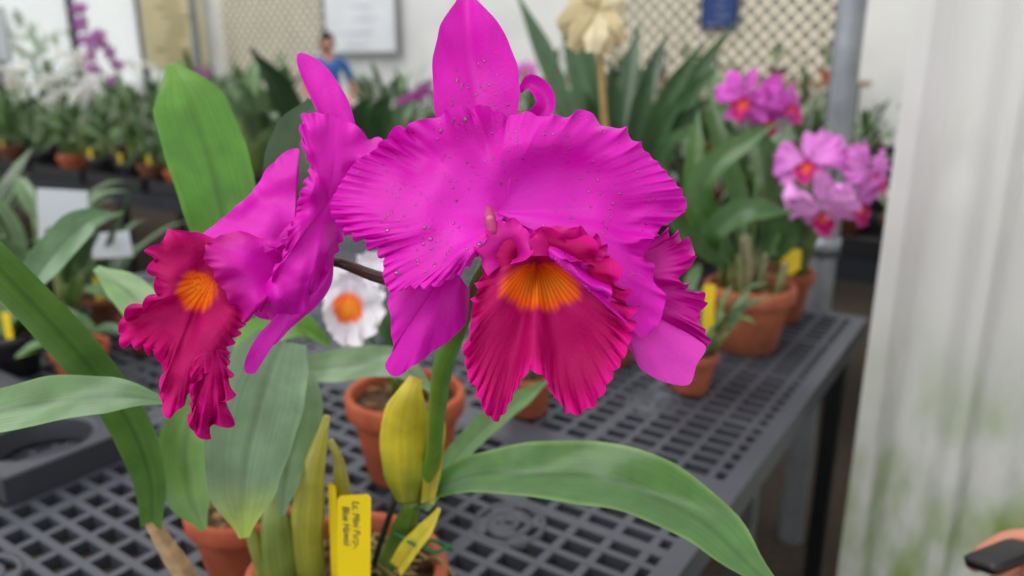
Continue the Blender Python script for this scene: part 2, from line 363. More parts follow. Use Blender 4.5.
leaf(lf,[S(282,340,.70),S(268,372,.665),S(254,420,.635),S(244,476,.615),S(244,538,.61)],[.022,.033,.037,.034,.026,.004],lin((100,126,92)),N=(CAM-S(250,450,.63)).normalized(),fold=.15,n=40,m=14,tipc=lin((146,166,58)))
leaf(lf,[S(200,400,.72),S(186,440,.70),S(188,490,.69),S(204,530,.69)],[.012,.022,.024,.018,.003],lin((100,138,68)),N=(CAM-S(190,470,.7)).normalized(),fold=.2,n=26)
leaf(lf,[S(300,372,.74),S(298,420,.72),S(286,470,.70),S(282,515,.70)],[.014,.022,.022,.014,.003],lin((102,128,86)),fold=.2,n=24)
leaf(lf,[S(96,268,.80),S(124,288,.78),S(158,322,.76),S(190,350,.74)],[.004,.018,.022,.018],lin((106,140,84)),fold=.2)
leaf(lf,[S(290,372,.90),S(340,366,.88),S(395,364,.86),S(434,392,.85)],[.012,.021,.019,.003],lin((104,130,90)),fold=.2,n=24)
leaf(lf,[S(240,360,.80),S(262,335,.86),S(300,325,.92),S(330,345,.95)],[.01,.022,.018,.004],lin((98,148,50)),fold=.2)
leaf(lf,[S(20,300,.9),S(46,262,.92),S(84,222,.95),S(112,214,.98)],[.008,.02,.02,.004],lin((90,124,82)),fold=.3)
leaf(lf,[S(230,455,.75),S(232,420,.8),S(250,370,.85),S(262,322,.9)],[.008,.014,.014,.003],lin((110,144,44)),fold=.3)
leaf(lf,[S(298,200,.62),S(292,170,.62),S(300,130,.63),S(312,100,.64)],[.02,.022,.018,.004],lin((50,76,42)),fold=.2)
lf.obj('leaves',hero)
ds=MB()
ds.tube([S(150,520,.70),S(166,546,.715),S(190,584,.74),S(215,640,.78)],[.006,.010,.011,.008],lin((176,146,110)),'bark',n=14)
ds.obj('dry_cane',hero)

POT=lin((172,92,64))
def potprof(r,h):
    return [(0.001,0),(r*.66,0),(r*.70,.005),(r*.90,h*.74),(r*.905,h*.76),(r*1.0,h*.765),(r*1.02,h*.79),(r*1.03,h*.97),(r*1.0,h),(r*.92,h),(r*.9,h*.97),(r*.88,h*.84)]
def add_pot(mb,c,r,h,col=POT,mat='terracotta',soil=lin((76,58,44)),seg=32,rough=True):
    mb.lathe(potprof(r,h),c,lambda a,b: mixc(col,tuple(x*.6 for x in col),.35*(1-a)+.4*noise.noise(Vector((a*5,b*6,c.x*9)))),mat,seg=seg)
    mb.lathe([(0,h*.88),(r*.5,h*.89),(r*.895,h*.86)],c,soil,'soil',seg=seg)
    if rough:
        for k in range(40):
            a=R.uniform(0,6.3); q=R.uniform(0,.8)*r
            mb.ball(c+Vector((math.cos(a)*q,math.sin(a)*q,h*.89)),(R.uniform(.006,.014),R.uniform(.005,.01),.006),mixc(lin((80,54,38)),lin((140,108,74)),R.random()),'bark',seg=6,rings=4)
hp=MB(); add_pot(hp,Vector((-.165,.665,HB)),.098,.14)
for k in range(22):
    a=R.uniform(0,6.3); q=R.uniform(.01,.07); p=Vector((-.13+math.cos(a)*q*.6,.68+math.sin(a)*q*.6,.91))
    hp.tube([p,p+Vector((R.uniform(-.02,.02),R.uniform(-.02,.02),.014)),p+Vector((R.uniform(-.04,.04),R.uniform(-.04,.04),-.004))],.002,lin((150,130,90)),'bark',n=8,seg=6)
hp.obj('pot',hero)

def tagobj(p,h,w,yaw,col=lin((244,214,20)),text=None,lean=.15,name='plant_tag',parent=None):
    mb=MB(); X=Vector((math.cos(yaw),math.sin(yaw),0)); Y=Vector((-math.sin(yaw),math.cos(yaw),0))
    Z=(UP+Y*lean+X*.06).normalized(); Yn=Z.cross(X).normalized()*-1
    prof=[(0,.15),(.12,.5),(.2,1),(.97,1),(1,.8)]
    P=[[p+Z*(a*h)+X*(w*.5*b*q) for q in(-1,-.5,0,.5,1)] for a,b in prof]
    mb.grid(P,col,'tag',smooth=False)
    P2=[[v-Yn*.0009 for v in r] for r in P]; mb.grid(P2,col,'tag',smooth=False)
    o=mb.obj(name,parent)
    if text:
        cu=bpy.data.curves.new('writing','FONT'); cu.body=text; cu.size=w*.30; cu.extrude=.0001; cu.shear=.3
        t=bpy.data.objects.new('writing',cu); scene.collection.objects.link(t); t.parent=o
        nrm=X.cross(Z)
        c0=-Z; c1=X; n2=c0.cross(c1)
        M=Matrix(((c0.x,c1.x,n2.x),(c0.y,c1.y,n2.y),(c0.z,c1.z,n2.z)))
        M4=M.to_4x4(); M4.translation=p+Z*h*.96-X*w*.05+nrm*.0012; t.matrix_world=M4
        m=bpy.data.materials.get('ink')
        if not m:
            m=bpy.data.materials.new('ink'); m.use_nodes=True; m.node_tree.nodes['Principled BSDF'].inputs['Base Color'].default_value=(.03,.04,.08,1)
        cu.materials.append(m)
    return o
tagobj(S(354,612,.71),.125,.029,.12,text='Lc. Mini Purple\n  Blue Hawaii',lean=-.05,name='name_tag',parent=hero)
tagobj(S(336,600,.75),.13,.014,-.8,lean=.0,name='name_tag',parent=hero)

# ================================================================ BENCHES
GRAY=lin((66,68,75))
bt=MB(); bench_e=empty('plastic_mesh_bench')
def panel(a0,a1,b0,b1,z=HB):
    def bar(pa,pb,w,h,col):
        c=(pa+pb)/2-UP*h; a=(pb-pa)/2; s=a.normalized().cross(UP)*w
        bt.box(c,a,s,UP*h,col,'plastic')
    fw=.016
    for (q0,q1) in ((B(a0,b0+fw,z),B(a1,b0+fw,z)),(B(a0,b1-fw,z),B(a1,b1-fw,z)),(B(a0+fw,b0+2*fw,z),B(a0+fw,b1-2*fw,z)),(B(a1-fw,b0+2*fw,z),B(a1-fw,b1-2*fw,z))):
        bar(q0,q1,fw,.024,GRAY)
    n1=int((a1-a0)/.036); 
    for i in range(1,n1): 
        a=a0+(a1-a0)*i/n1; big=(i%7==0)
        bar(B(a,b0+.02,z-.001),B(a,b1-.02,z-.001),.0058 if not big else .010,.012 if not big else .018,GRAY)
    n2=int((b1-b0)/.054)
    for i in range(1,n2):
        b=b0+(b1-b0)*i/n2; big=(i%5==0)
        bar(B(a0+.02,b,z-.0015),B(a1-.02,b,z-.0015),.006 if not big else .011,.011 if not big else .018,GRAY)
    for fa_ in (.25,.75):
        for fb_ in (.25,.75):
            c=B(a0+(a1-a0)*fa_,b0+(b1-b0)*fb_,z)
            for rr in (.05,.03,.012):
                bt.lathe([(rr-.004,-.012),(rr-.004,.0006),(rr+.003,.0006),(rr+.003,-.012)],c,GRAY,'plastic',seg=28)
for (a0,a1) in ((-1.04,0),(-2.0,-1.040)):
    for (b0,b1) in ((0,.98),(.982,1.97)):
        panel(a0,a1,b0,b1)
bt.obj('bench_top',bench_e)
fr=MB()
for a in (-.04,-.80,-1.1,-1.95):
    for b in (.05,.96,1.93):
        fr.box(B(a,b,(HB-.05)/2),E1*.02,E2*.02,UP*((HB-.05)/2),lin((32,34,38)) if a!=-.8 else lin((90,94,98)),'metal')
for b in (.05,.96,1.93): fr.box(B(-1,b,HB-.075),E1*.96,E2*.018,UP*.022,lin((30,32,38)),'metal')
for a in (-.04,-1.04,-1.95): fr.box(B(a,.99,HB-.075),E1*.018,E2*.94,UP*.02,lin((30,32,38)),'metal')
fr.obj('frame',bench_e)

def simple_bench(name,a0,a1,b0,b1,z):
    e=empty(name); mb=MB(); col=lin((30,31,35))
    n=int((b1-b0)/.12)
    for i in range(n+1):
        b=b0+(b1-b0)*i/n; mb.box(B((a0+a1)/2,b,z-.012),E1*((a1-a0)/2),E2*.008,UP*.012,col,'plastic')
    n=int((a1-a0)/.1)
    for i in range(n+1):
        a=a0+(a1-a0)*i/n; mb.box(B(a,(b0+b1)/2,z-.014),E1*.008,E2*((b1-b0)/2),UP*.014,col,'plastic')
    for a in(a0,a1): mb.box(B(a,(b0+b1)/2,z-.03),E1*.012,E2*((b1-b0)/2),UP*.035,lin((48,50,58)),'metal')
    b=b0+.05
    while b<b1:
        for a in(a0+.04,a1-.04): mb.box(B(a,b,z/2-.01),E1*.02,E2*.02,UP*(z/2-.012),lin((50,52,56)),'metal')
        b+=1.4
    b=b0+.04
    while b+.5<b1:
        for a in (a0+.04,a0+.04+(a1-a0)/2):
            L=.27;W=(a1-a0)/4-.03; c=B(a+W,b+L,z)
            for sx in(-1,1):
                mb.box(c+E1*W*sx+UP*.035,E1*.004,E2*L,UP*.035,lin((16,16,20)),'plastic')
                mb.box(c+E2*L*sx+UP*.035,E1*W,E2*.004,UP*.035,lin((16,16,20)),'plastic')
            mb.box(c+UP*.004,E1*W,E2*L,UP*.003,lin((20,20,24)),'plastic')
        b+=.6
    mb.obj('frame',e); return e
bA=simple_bench('orchid_display_bench',.1,1.4,2.25,8.2,HB)
bB=simple_bench('orchid_display_bench',.62,1.6,-.8,2.1,HB)
bC=simple_bench('orchid_display_bench',2.5,3.6,.2,8.6,HB+.05)

# round-hole pot tray at left of the bench
tr=MB(); tc_=lin((54,56,62)); cell=.19
def holecell(c,z1,z0,r):
    K=40
    P=[[],[],[],[]]
    for k in range(K+1):
        q=2*math.pi*k/K; x,y=math.cos(q),math.sin(q); m=max(abs(x),abs(y)); h=cell/2
        P[0].append(c+(E1*x+E2*y)*(h/m)+UP*z1); P[1].append(c+(E1*x+E2*y)*(r+.008)+UP*z1)
        P[2].append(c+(E1*x+E2*y)*r+UP*(z1-.004)); P[3].append(c+(E1*x+E2*y)*(r*.9)+UP*z0)
    tr.grid(P,tc_,'plastic',smooth=False)
tb=S(45,462,1.26); ta=(Vector((tb.x,tb.y,0))-C0); ta,tb2=ta.dot(E1),ta.dot(E2)
for j in range(3): holecell(B(ta,tb2+cell*(j),HB),.045,.006,.076)
for sx in(-1,1):
    tr.box(B(ta,tb2+cell,HB+.022)+E1*cell/2*sx,E1*.003,E2*cell*1.5,UP*.022,tc_,'plastic')
    tr.box(B(ta,tb2+cell,HB+.022)+E2*cell*1.5*sx,E1*cell/2,E2*.003,UP*.022,tc_,'plastic')
tr.obj('pot_carrying_tray')

# ================================================================ GENERIC PLANTS
def petal_out(o,X,Y,N,ang,L,W,back,k=14,pw=.8):
    dr=X*math.sin(ang)+Y*math.cos(ang); sd=X*math.cos(ang)-Y*math.sin(ang); out=[]
    for i in range(k):
        a=-math.pi/2+math.pi*i/(k-1); ca=max(0,math.cos(a))
        al=L*(.08+.92*ca**pw); la=W*math.sin(a)*ca**.35
        out.append(o+dr*al+sd*la-N*back*(al/L)**2)
    return out
def orchid_flower(mb,o,N,size,tc,lc,th,up=UP,ruff=1,n=44,m=8,seed=0,phal=False):
    N=N.normalized(); X=up.cross(N).normalized(); Y=N.cross(X); s=size/2
    rr_=random.Random(seed); jt=lambda: rr_.uniform(-.18,.18)
    for a,L,W in ((0,1,.26),(2.35,.95,.25),(-2.35,.95,.25)):
        fan(mb,o-N*.004,petal_out(o,X,Y,N,a+jt(),s*L,s*W*(1.5 if phal else 1),s*(.15+jt())),tc,N=N,n=n//2,m=m,amp=s*.01,wl=s*.3,seed=seed)
    for a in (1.25,-1.25):
        fan(mb,o,petal_out(o,X,Y,N,a+jt(),s*1.02,s*(.78 if not phal else .62),s*(.1+jt()*1.5),pw=.5),lambda r,t:mixc(tc,tuple(min(1,x*1.2) for x in tc),r),N=N,n=n,m=m,amp=s*.07*ruff,wl=s*.26,bulge=s*.10,seed=seed+a,und=s*.14,pw=6)
    ls=.66 if not phal else .35
    c=o+N*s*.12-Y*s*.08; out=[]
    for i in range(18):
        q=2*math.pi*i/18; rr=s*ls*(.42+.25*(1-math.cos(q))/2+.08*math.cos(4*q))
        out.append(c+X*math.sin(q)*rr*.85+Y*(math.cos(q)*rr-s*ls*.36)+N*s*(.16+.2*(1-math.cos(q))/2))
    fan(mb,c-Y*s*.03,out,lambda r,t:mixc(mixc(th,lc,sstep(.35,.6,r)),mixc(lc,tc,.6),sstep(.8,1,r)*.8),N=N,n=int(n*1.5),m=m,closed=True,amp=s*.06*ruff,wl=s*.18,seed=seed+3,pw=6)

def arch_leaf(mb,base,az,el,L,w,col,droop=.5,n=10,m=4,fold=.3):
    D=Vector((math.cos(az)*math.cos(el),math.sin(az)*math.cos(el),math.sin(el)))
    p=[base,base+D*L*.35+UP*.03*L,base+D*L*.7-UP*droop*L*.12,base+D*L-UP*droop*L*.4]
    side=Vector((-math.sin(az),math.cos(az),0)); N=D.cross(side); 
    if N.z<0:N=-N
    leaf(mb,p,[w*.35,w*.9,w,w*.75,w*.06],col,N=N+Vector((0,-.2,.1)),fold=fold,n=n,m=m)

def plant(mb,c,kind,rr,s=1.0,pr=.07,ph=.12,potc=None):
    c=Vector(c)
    if potc is None: potc=rr.choice([POT,lin((30,30,34)),lin((128,80,62)),lin((30,30,34)),lin((110,70,54)),lin((70,74,70))])
    add_pot(mb,c,pr,ph,potc,'terracotta' if potc[0]>.1 else 'plastic',seg=16,rough=False)
    top=c+UP*ph*.88
    if kind=='cat':
        for k in range(rr.randint(7,11)):
            az=rr.uniform(0,6.28); q=rr.uniform(.1,.7)*pr; b=top+Vector((math.cos(az)*q,math.sin(az)*q,0))
            hgt=rr.uniform(.08,.2)*s; t=b+Vector((math.cos(az)*.04,math.sin(az)*.04,hgt))
            mb.tube([b,b.lerp(t,.5),t],[.004,.009,.005],mixc(lin((130,136,80)),G1,rr.random()),'leaf',n=5,seg=6)
            arch_leaf(mb,t,az+rr.uniform(-.6,.6),rr.uniform(.5,1.35),rr.uniform(.14,.28)*s,.024*s,mixc(mixc(GD,G1,rr.random()),GG,rr.random()*.8),rr.uniform(0,.8))
    elif kind=='strap':
        for k in range(rr.randint(12,18)):
            az=rr.uniform(0,6.28)
            arch_leaf(mb,top+Vector((math.cos(az)*.01,math.sin(az)*.01,0)),az,rr.uniform(.5,1.4),rr.uniform(.25,.45)*s,.014*s,mixc(mixc(GD,G1,rr.random()),GG,rr.random()*.7),rr.uniform(.2,1.3),n=12)
    else:
        for k in range(rr.randint(4,7)):
            az=rr.uniform(0,6.28)
            arch_leaf(mb,top,az,rr.uniform(.2,.9),rr.uniform(.13,.24)*s,.035*s,mixc(G2,G1,rr.random()),rr.uniform(.3,1))
    return top
def variant(kind,seed,fl=None,s=1):
    rr=random.Random(seed); mb=MB(); top=plant(mb,(0,0,0),kind,rr,s)
    if rr.random()<.6: mb.box(top+Vector((rr.uniform(-.03,.03),-.05,.03)),Vector((.009,0,0)),Vector((0,.0008,0)),Vector((0,0,.035)),rr.choice([lin((240,206,20)),lin((235,235,235))]),'tag')
    if fl:
        tc,lc,th,nf,sz=fl
        h=rr.uniform(.3,.45)*s; az=rr.uniform(0,6.28); D=Vector((math.cos(az),math.sin(az),0))
        sp=[top,top+UP*h*.6+D*.02,top+UP*h+D*.08,top+UP*h*1.02+D*.2]
        mb.tube(sp,.003,G1,'leaf',n=12,seg=6); pts=catmull(sp,20)
        for k in range(nf):
            p=pts[19-int(k*9/max(1,nf))]; sd=Vector((rr.uniform(-1,1),rr.uniform(-1,1),rr.uniform(-.2,.3)))
            orchid_flower(mb,p+sd*.03+Vector((0,0,-.01*k)),Vector((rr.uniform(-.6,.6),-1,rr.uniform(-.1,.3))),sz,tc,lc,th,n=24,m=4,seed=k,phal=sz<.09)
    return mb.mesh('potted_orchid')
WH=lin((238,238,232)); PK=lin((214,120,200)); PU=lin((170,60,160))
V=[variant('cat',1),variant('cat',2),variant('cat',3,s=1.2),variant('strap',4),variant('strap',5,s=1.15),variant('phal',6),
   variant('cat',7,(PK,PU,YEL,2,.12)),variant('phal',8,(WH,lin((240,230,160)),YEL,7,.075),1.1),variant('phal',9,(PU,lin((140,20,110)),YEL,7,.07),1.2),variant('cat',10,s=.8)]
def row(e,a0,a1,b0,b1,z,da,db,wts,smin=.85,smax=1.25,gap=None):
    a=a0
    while a<a1:
        b=b0+R.uniform(0,db*.5)
        while b<b1:
            me=R.choices(V,wts)[0]; sc=R.uniform(smin,smax); loc=B(a+R.uniform(-.03,.03),b+R.uniform(-.04,.04),z); rz=R.uniform(-.5,.5) if me in V[6:9] else R.uniform(0,6.28)
            b+=db*R.uniform(.85,1.2)
            x,_=unS(loc)
            if gap and gap[0]<x<gap[1]:
                if gap[2]==0: continue
                me=V[9]; sc=gap[2]
            o=bpy.data.objects.new('potted_orchid_part',me); scene.collection.objects.link(o)
            o.location=loc; o.scale=(sc,sc,sc); o.rotation_euler=(0,0,rz); o.parent=e
        a+=da
row(bA,.26,1.35,2.45,8.1,HB+.008,.27,.27,[3,3,3,3,3,3,.3,1.0,.4,3],.7,1.2,gap=(285,365,.8))
row(bB,.75,1.55,-.6,2.0,HB+.008,.3,.27,[3,3,3,3,3,2,.0,.0,.0,2],.8,1.15)
row(bC,2.65,3.5,.5,8.5,HB+.058,.3,.32,[3,3,4,3,4,2,.3,.6,.3,2],.8,1.3,gap=(290,368,.7))

def spike(name,base,h,tc,lc,nf,sz,lean,seed):
    rr=random.Random(seed); mb=MB(); top=plant(mb,base,'phal',rr,1.1)
    sp=[top,top+UP*h*.5,top+UP*h*.9+lean*.4,top+UP*h+lean]
    mb.tube(sp,.0035,G1,'leaf',n=14,seg=6); pts=catmull(sp,30)
    for k in range(nf):
        p=pts[29-int(k*17/nf)]+Vector((rr.uniform(-.05,.05),rr.uniform(-.05,.05),rr.uniform(-.03,.03)))
        orchid_flower(mb,p,Vector((rr.uniform(-.3,.6),-1,.05)),sz,tc,lc,YEL,n=28,m=4,seed=k,phal=True)
    mb.obj(name)
for k,(a,b,h) in enumerate(((.6,4.6,.95),(.8,4.75,.8))): spike('purple_moth_orchid',B(a,b,HB+.008),h,lin((168,100,168)),lin((140,30,110)),11,.08,Vector((-.08,-.05,-.12)),k)
for k,(a,b,h) in enumerate(((.5,5.5,.5),(.75,5.2,.55),(.45,5.0,.45),(.35,4.45,.40))): spike('white_moth_orchid',B(a,b,HB+.008),h,lin((214,214,210)),lin((225,215,150)),8,.085,Vector((.12,-.06,-.02)),k+20)

# near-left plants on our bench
for k,(x,y,kind,s) in enumerate(((20,372,'phal',.9),(70,352,'cat',.8),(105,330,'strap',.8),(-20,340,'cat',1.0),(50,310,'cat',.9),(-10,300,'strap',.9),(150,350,'phal',.9),(85,385,'phal',.6))):
    rr=random.Random(50+k); mb=MB(); v=(288-y)/FPX; dd=.62/(sn-cs*v); p=S(x,y,dd); p.z=HB
    plant(mb,p,kind,rr,s,pr=.055,ph=.09)
    if k%2==0: mb.box(p+Vector((.02,-.04,.11)),Vector((.008,0,0)),Vector((0,.0008,0)),Vector((0,0,.035)),lin((240,206,20)),'tag')
    mb.obj('potted_orchid')
def on_bench(x,y,z=HB):
    v=(288-y)/FPX; dd=(1.4-z)/(sn-cs*v); p=S(x,y,dd); p.z=z; return p
# mid pot with the white bloom
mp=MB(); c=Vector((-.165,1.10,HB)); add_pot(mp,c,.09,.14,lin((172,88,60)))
for (az,el,L) in ((1.9,1.0,.2),(2.6,.9,.22),(.6,.9,.16),(1.3,1.2,.2)):
    b=c+Vector((R.uniform(-.03,.03),R.uniform(-.03,.03),.12)); t=b+UP*.06
    mp.tube([b,t],[.008,.007],G1,'leaf',seg=8); arch_leaf(mp,t,az,el,L,.022,G2,.6,n=16,m=6)
WC=lin((228,224,230)); WS=lin((212,204,216))
wc=lambda r,t:mixc(WS,WC,r)
fan(mp,S(352,282,1.0),O([(340,300,8),(322,290,6),(314,268,8),(326,256,4),(346,268,0)],1.0),wc,n=140,m=20,amp=.004,wl=.022,seed=3,und=.012)
fan(mp,S(354,280,1.0),O([(352,268,0),(364,252,4),(384,256,8),(392,276,6),(380,294,8),(366,296,6)],1.0),wc,n=140,m=20,amp=.004,wl=.022,seed=4,und=.012)
# trumpet lip hanging from its claw at the top
fan(mp,S(350,274,1.0),O([(334,278,-14),(325,292,-26),(323,308,-34),(325,324,-38),(334,338,-34),(347,346,-28),(362,342,-32),(375,332,-38),(383,317,-36),(384,300,-28),(376,284,-16),(364,276,-8)],1.0),wc,n=380,m=34,amp=.0068,wl=.018,seed=37,radial=.3,und=.018,mid=.6,bulge=.004,post=throat(348,308,17,17,350,284,nv=7,veins=.3))
fan(mp,S(350,278,.99),O([(336,288,-20),(338,276,-30),(350,271,-34),(362,276,-30),(366,290,-20)],1.0),wc,n=100,m=16,amp=.003,wl=.014,seed=38,bulge=.006)
mp.tube([S(352,285,1.0),S(366,320,1.03),S(380,360,1.08),Vector((-.165,1.10,.90))],.0028,G1,'leaf',n=12,seg=6)
mp.obj('white_cattleya_plant')
# small pots on bench
for (x,y,r,h,kind,s,seed) in ((528,412,.05,.08,'strap',.45,5),(690,390,.05,.085,'cat',.55,6)):
    mb=MB(); plant(mb,on_bench(x,y),kind,random.Random(seed),s,pr=r,ph=h,potc=lin((160,88,64))); mb.obj('small_potted_orchid')
p=Vector((-.33,.84,HB)); mb=MB(); add_pot(mb,p,.07,.11,lin((160,80,56))); arch_leaf(mb,p+UP*.1,2.5,1.0,.18,.02,G2); arch_leaf(mb,p+UP*.1,1.2,1.2,.16,.02,G1); mb.obj('potted_orchid')

# ---- right-hand lilac cattleya
rc=MB(); c=on_bench(745,346); add_pot(rc,c,.098,.15,lin((164,94,68)))
top=c+UP*.13; rr=random.Random(8)
for k in range(12):
    b=top+Vector((rr.uniform(-.06,.06),rr.uniform(-.05,.05),-.01)); t=b+Vector((rr.uniform(-.03,.03),0,rr.uniform(.08,.15)))
    rc.tube([b,b.lerp(t,.5),t],[.006,.012,.007],mixc(lin((150,142,108)),lin((110,118,66)),rr.random()),'leaf',n=8,seg=8)
for (pts,w) in (([(735,262,1.72),(712,225,1.70),(700,190,1.68),(720,160,1.66),(778,122,1.64)],.03),([(730,270,1.74),(700,235,1.74),(694,180,1.75),(698,110,1.78)],.025),
    ([(712,262,1.7),(712,235,1.66),(745,212,1.62),(792,212,1.6)],.03),([(765,262,1.76),(775,215,1.74),(772,160,1.74),(745,118,1.74)],.025),([(760,258,1.72),(768,235,1.70),(764,210,1.68),(752,198,1.66)],.02),
    ([(770,255,1.8),(800,220,1.8),(822,190,1.8),(838,170,1.82)],.016),([(725,268,1.7),(690,240,1.65),(670,215,1.62),(662,192,1.6)],.02),([(742,262,1.8),(738,200,1.84),(720,140,1.86),(708,90,1.9)],.025),([(775,262,1.75),(790,236,1.72),(786,210,1.7),(770,195,1.68)],.022)):
    leaf(rc,[S(*q) for q in pts],[w*.3,w*.8,w,w*.8,w*.08],mixc(lin((52,84,38)),lin((74,112,46)),rr.random()),fold=.35,n=20)
rc.tube([top,S(755,210,1.75),S(760,150,1.78),S(763,112,1.8)],.004,G1,'leaf',n=14)
rc.tube([top,S(790,220,1.72),S(820,200,1.7),S(838,190,1.68)],.004,G1,'leaf',n=14)
LI=lin((214,124,206)); LI2=lin((224,150,216)); LM=lin((184,10,104)); OY=lin((226,90,46)); L1=lin((202,84,186))
for (x,y,dd,nx,nz,sz,tcx) in ((748,98,1.78,-.8,.3,.15,L1),(782,102,1.80,.8,.4,.15,L1),(765,114,1.79,0,-.5,.12,L1),
    (808,162,1.66,-.7,.5,.15,LI),(868,172,1.67,.9,.3,.15,LI),(822,206,1.63,-.5,-.7,.15,LI2),(838,156,1.70,.1,1.0,.14,LI),(858,200,1.65,.5,-.4,.13,LI)):
    orchid_flower(rc,S(x,y,dd),Vector((nx,-1,nz)),sz,tcx,LM,OY,n=100,m=16,seed=x,up=(UP+Vector((.4*math.sin(x),0,.1))).normalized(),ruff=1.4)
rc.obj('lilac_cattleya_plant')
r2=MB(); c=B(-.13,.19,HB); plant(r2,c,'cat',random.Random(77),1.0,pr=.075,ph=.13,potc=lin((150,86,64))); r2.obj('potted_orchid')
tagobj(S(707,342,1.60),.12,.028,.3,lin((240,206,20))); tagobj(S(790,275,1.8),.06,.05,.2,lin((240,206,20)))
# centre background fan of strap leaves
cf=MB(); c=B(.72,1.25,HB+.008); add_pot(cf,c,.10,.17,lin((120,80,60)),rough=False)
rr=random.Random(5)
for (x,y,dd,bx,by) in ((735,22,2.6,640,190),(704,40,2.5,630,190),(722,62,2.45,640,185),(560,18,2.7,600,190),(515,-10,2.8,590,190),(690,92,2.4,636,190),(668,30,2.9,620,190),(640,20,2.9,612,190),(540,60,2.7,598,190),(575,-5,2.8,603,190),(700,130,2.35,640,192),(530,120,2.7,600,190),(655,60,2.6,625,190),(712,100,2.5,640,190),(610,60,2.6,615,190),(585,90,2.6,605,190)):
    b=S(bx,by,2.8); t=S(x,y,dd); md=b.lerp(t,.5)+UP*.05
    leaf(cf,[b,md,t],[.012,.034,.036,.003],mixc(lin((38,64,38)),lin((80,110,72)),rr.random()),fold=.4,n=18)
    cf.tube([c+UP*.15,b],[.01,.012],G2,'leaf',seg=6)
cf.obj('cymbidium_plant')
cg=MB(); c=B(.75,1.95,HB+.008); add_pot(cg,c,.09,.15,lin((110,74,56)),rough=False)
for (x,y,dd,bx,by) in ((250,48,1.9,318,170),(372,96,2.0,350,170),(392,92,2.1,372,165),(415,100,2.2,380,170),(270,120,2.0,325,180)):
    b=S(bx,by,2.5); t=S(x,y,dd+.3); leaf(cg,[b,b.lerp(t,.5)+UP*.04,t],[.015,.04,.04,.004],mixc(lin((38,64,36)),lin((60,94,50)),rr.random()),fold=.3,n=16)
    cg.tube([c+UP*.13,b],[.01,.01],G2,'leaf',seg=6)
cg.obj('potted_cattleya')
# cream fading bloom
cr=MB(); CR=lin((222,210,174)); CR2=lin((200,178,132)); b=on_bench(612,360)
add_pot(cr,b,.06,.10,rough=False)
cr.tube([b+UP*.09,S(604,230,1.55),S(606,150,1.45),S(602,90,1.4),S(600,40,1.38)],[.004,.005,.006,.007,.006],lin((176,146,90)),'leaf',n=16)
for k,(x,y,dz,w) in enumerate(((600,-18,.01,.022),(572,-10,.0,.024),(626,2,0,.024),(558,28,-.01,.024),(572,50,-.02,.022),(592,52,-.035,.020),(620,44,-.01,.024),(608,54,-.02,.018))):
    o=S(598,10,1.375); t=S(x,y,1.375+dz); mdp=o.lerp(t,.55)+(CAM-o).normalized()*.016
    leaf(cr,[o,mdp,t],[.012,w,w*1.1,w*.6],mixc(CR,CR2,.5+.4*math.sin(k*2.2)),mat='petal',fold=-.35,wave=.06,n=20,m=10,N=(CAM-o).normalized()+Vector((.3*math.sin(k*2),0,.2*math.cos(k))))
cr.obj('cream_orchid')
# white label cards
def card(x,y,dd,w,h,yaw,foot,tilt=0):
    mb=MB(); X=Vector((math.cos(yaw),math.sin(yaw),tilt)).normalized(); Y=Vector((-math.sin(yaw),math.cos(yaw),0)); Z=Y.cross(X)*-1; c=S(x,y,dd)
    mb.box(c,X*w/2,Y*.001,Z*h/2,lin((216,219,226)),'paint'); mb.tube([c-UP*h*.4+Y*.003,Vector((c.x,c.y,foot))],.003,lin((60,60,60)),'metal',seg=6)
    mb.obj('plant_label_card')
card(63,215,1.75,.10,.115,.35,HB,-.12); card(111,245,1.75,.085,.058,.2,HB,.03)

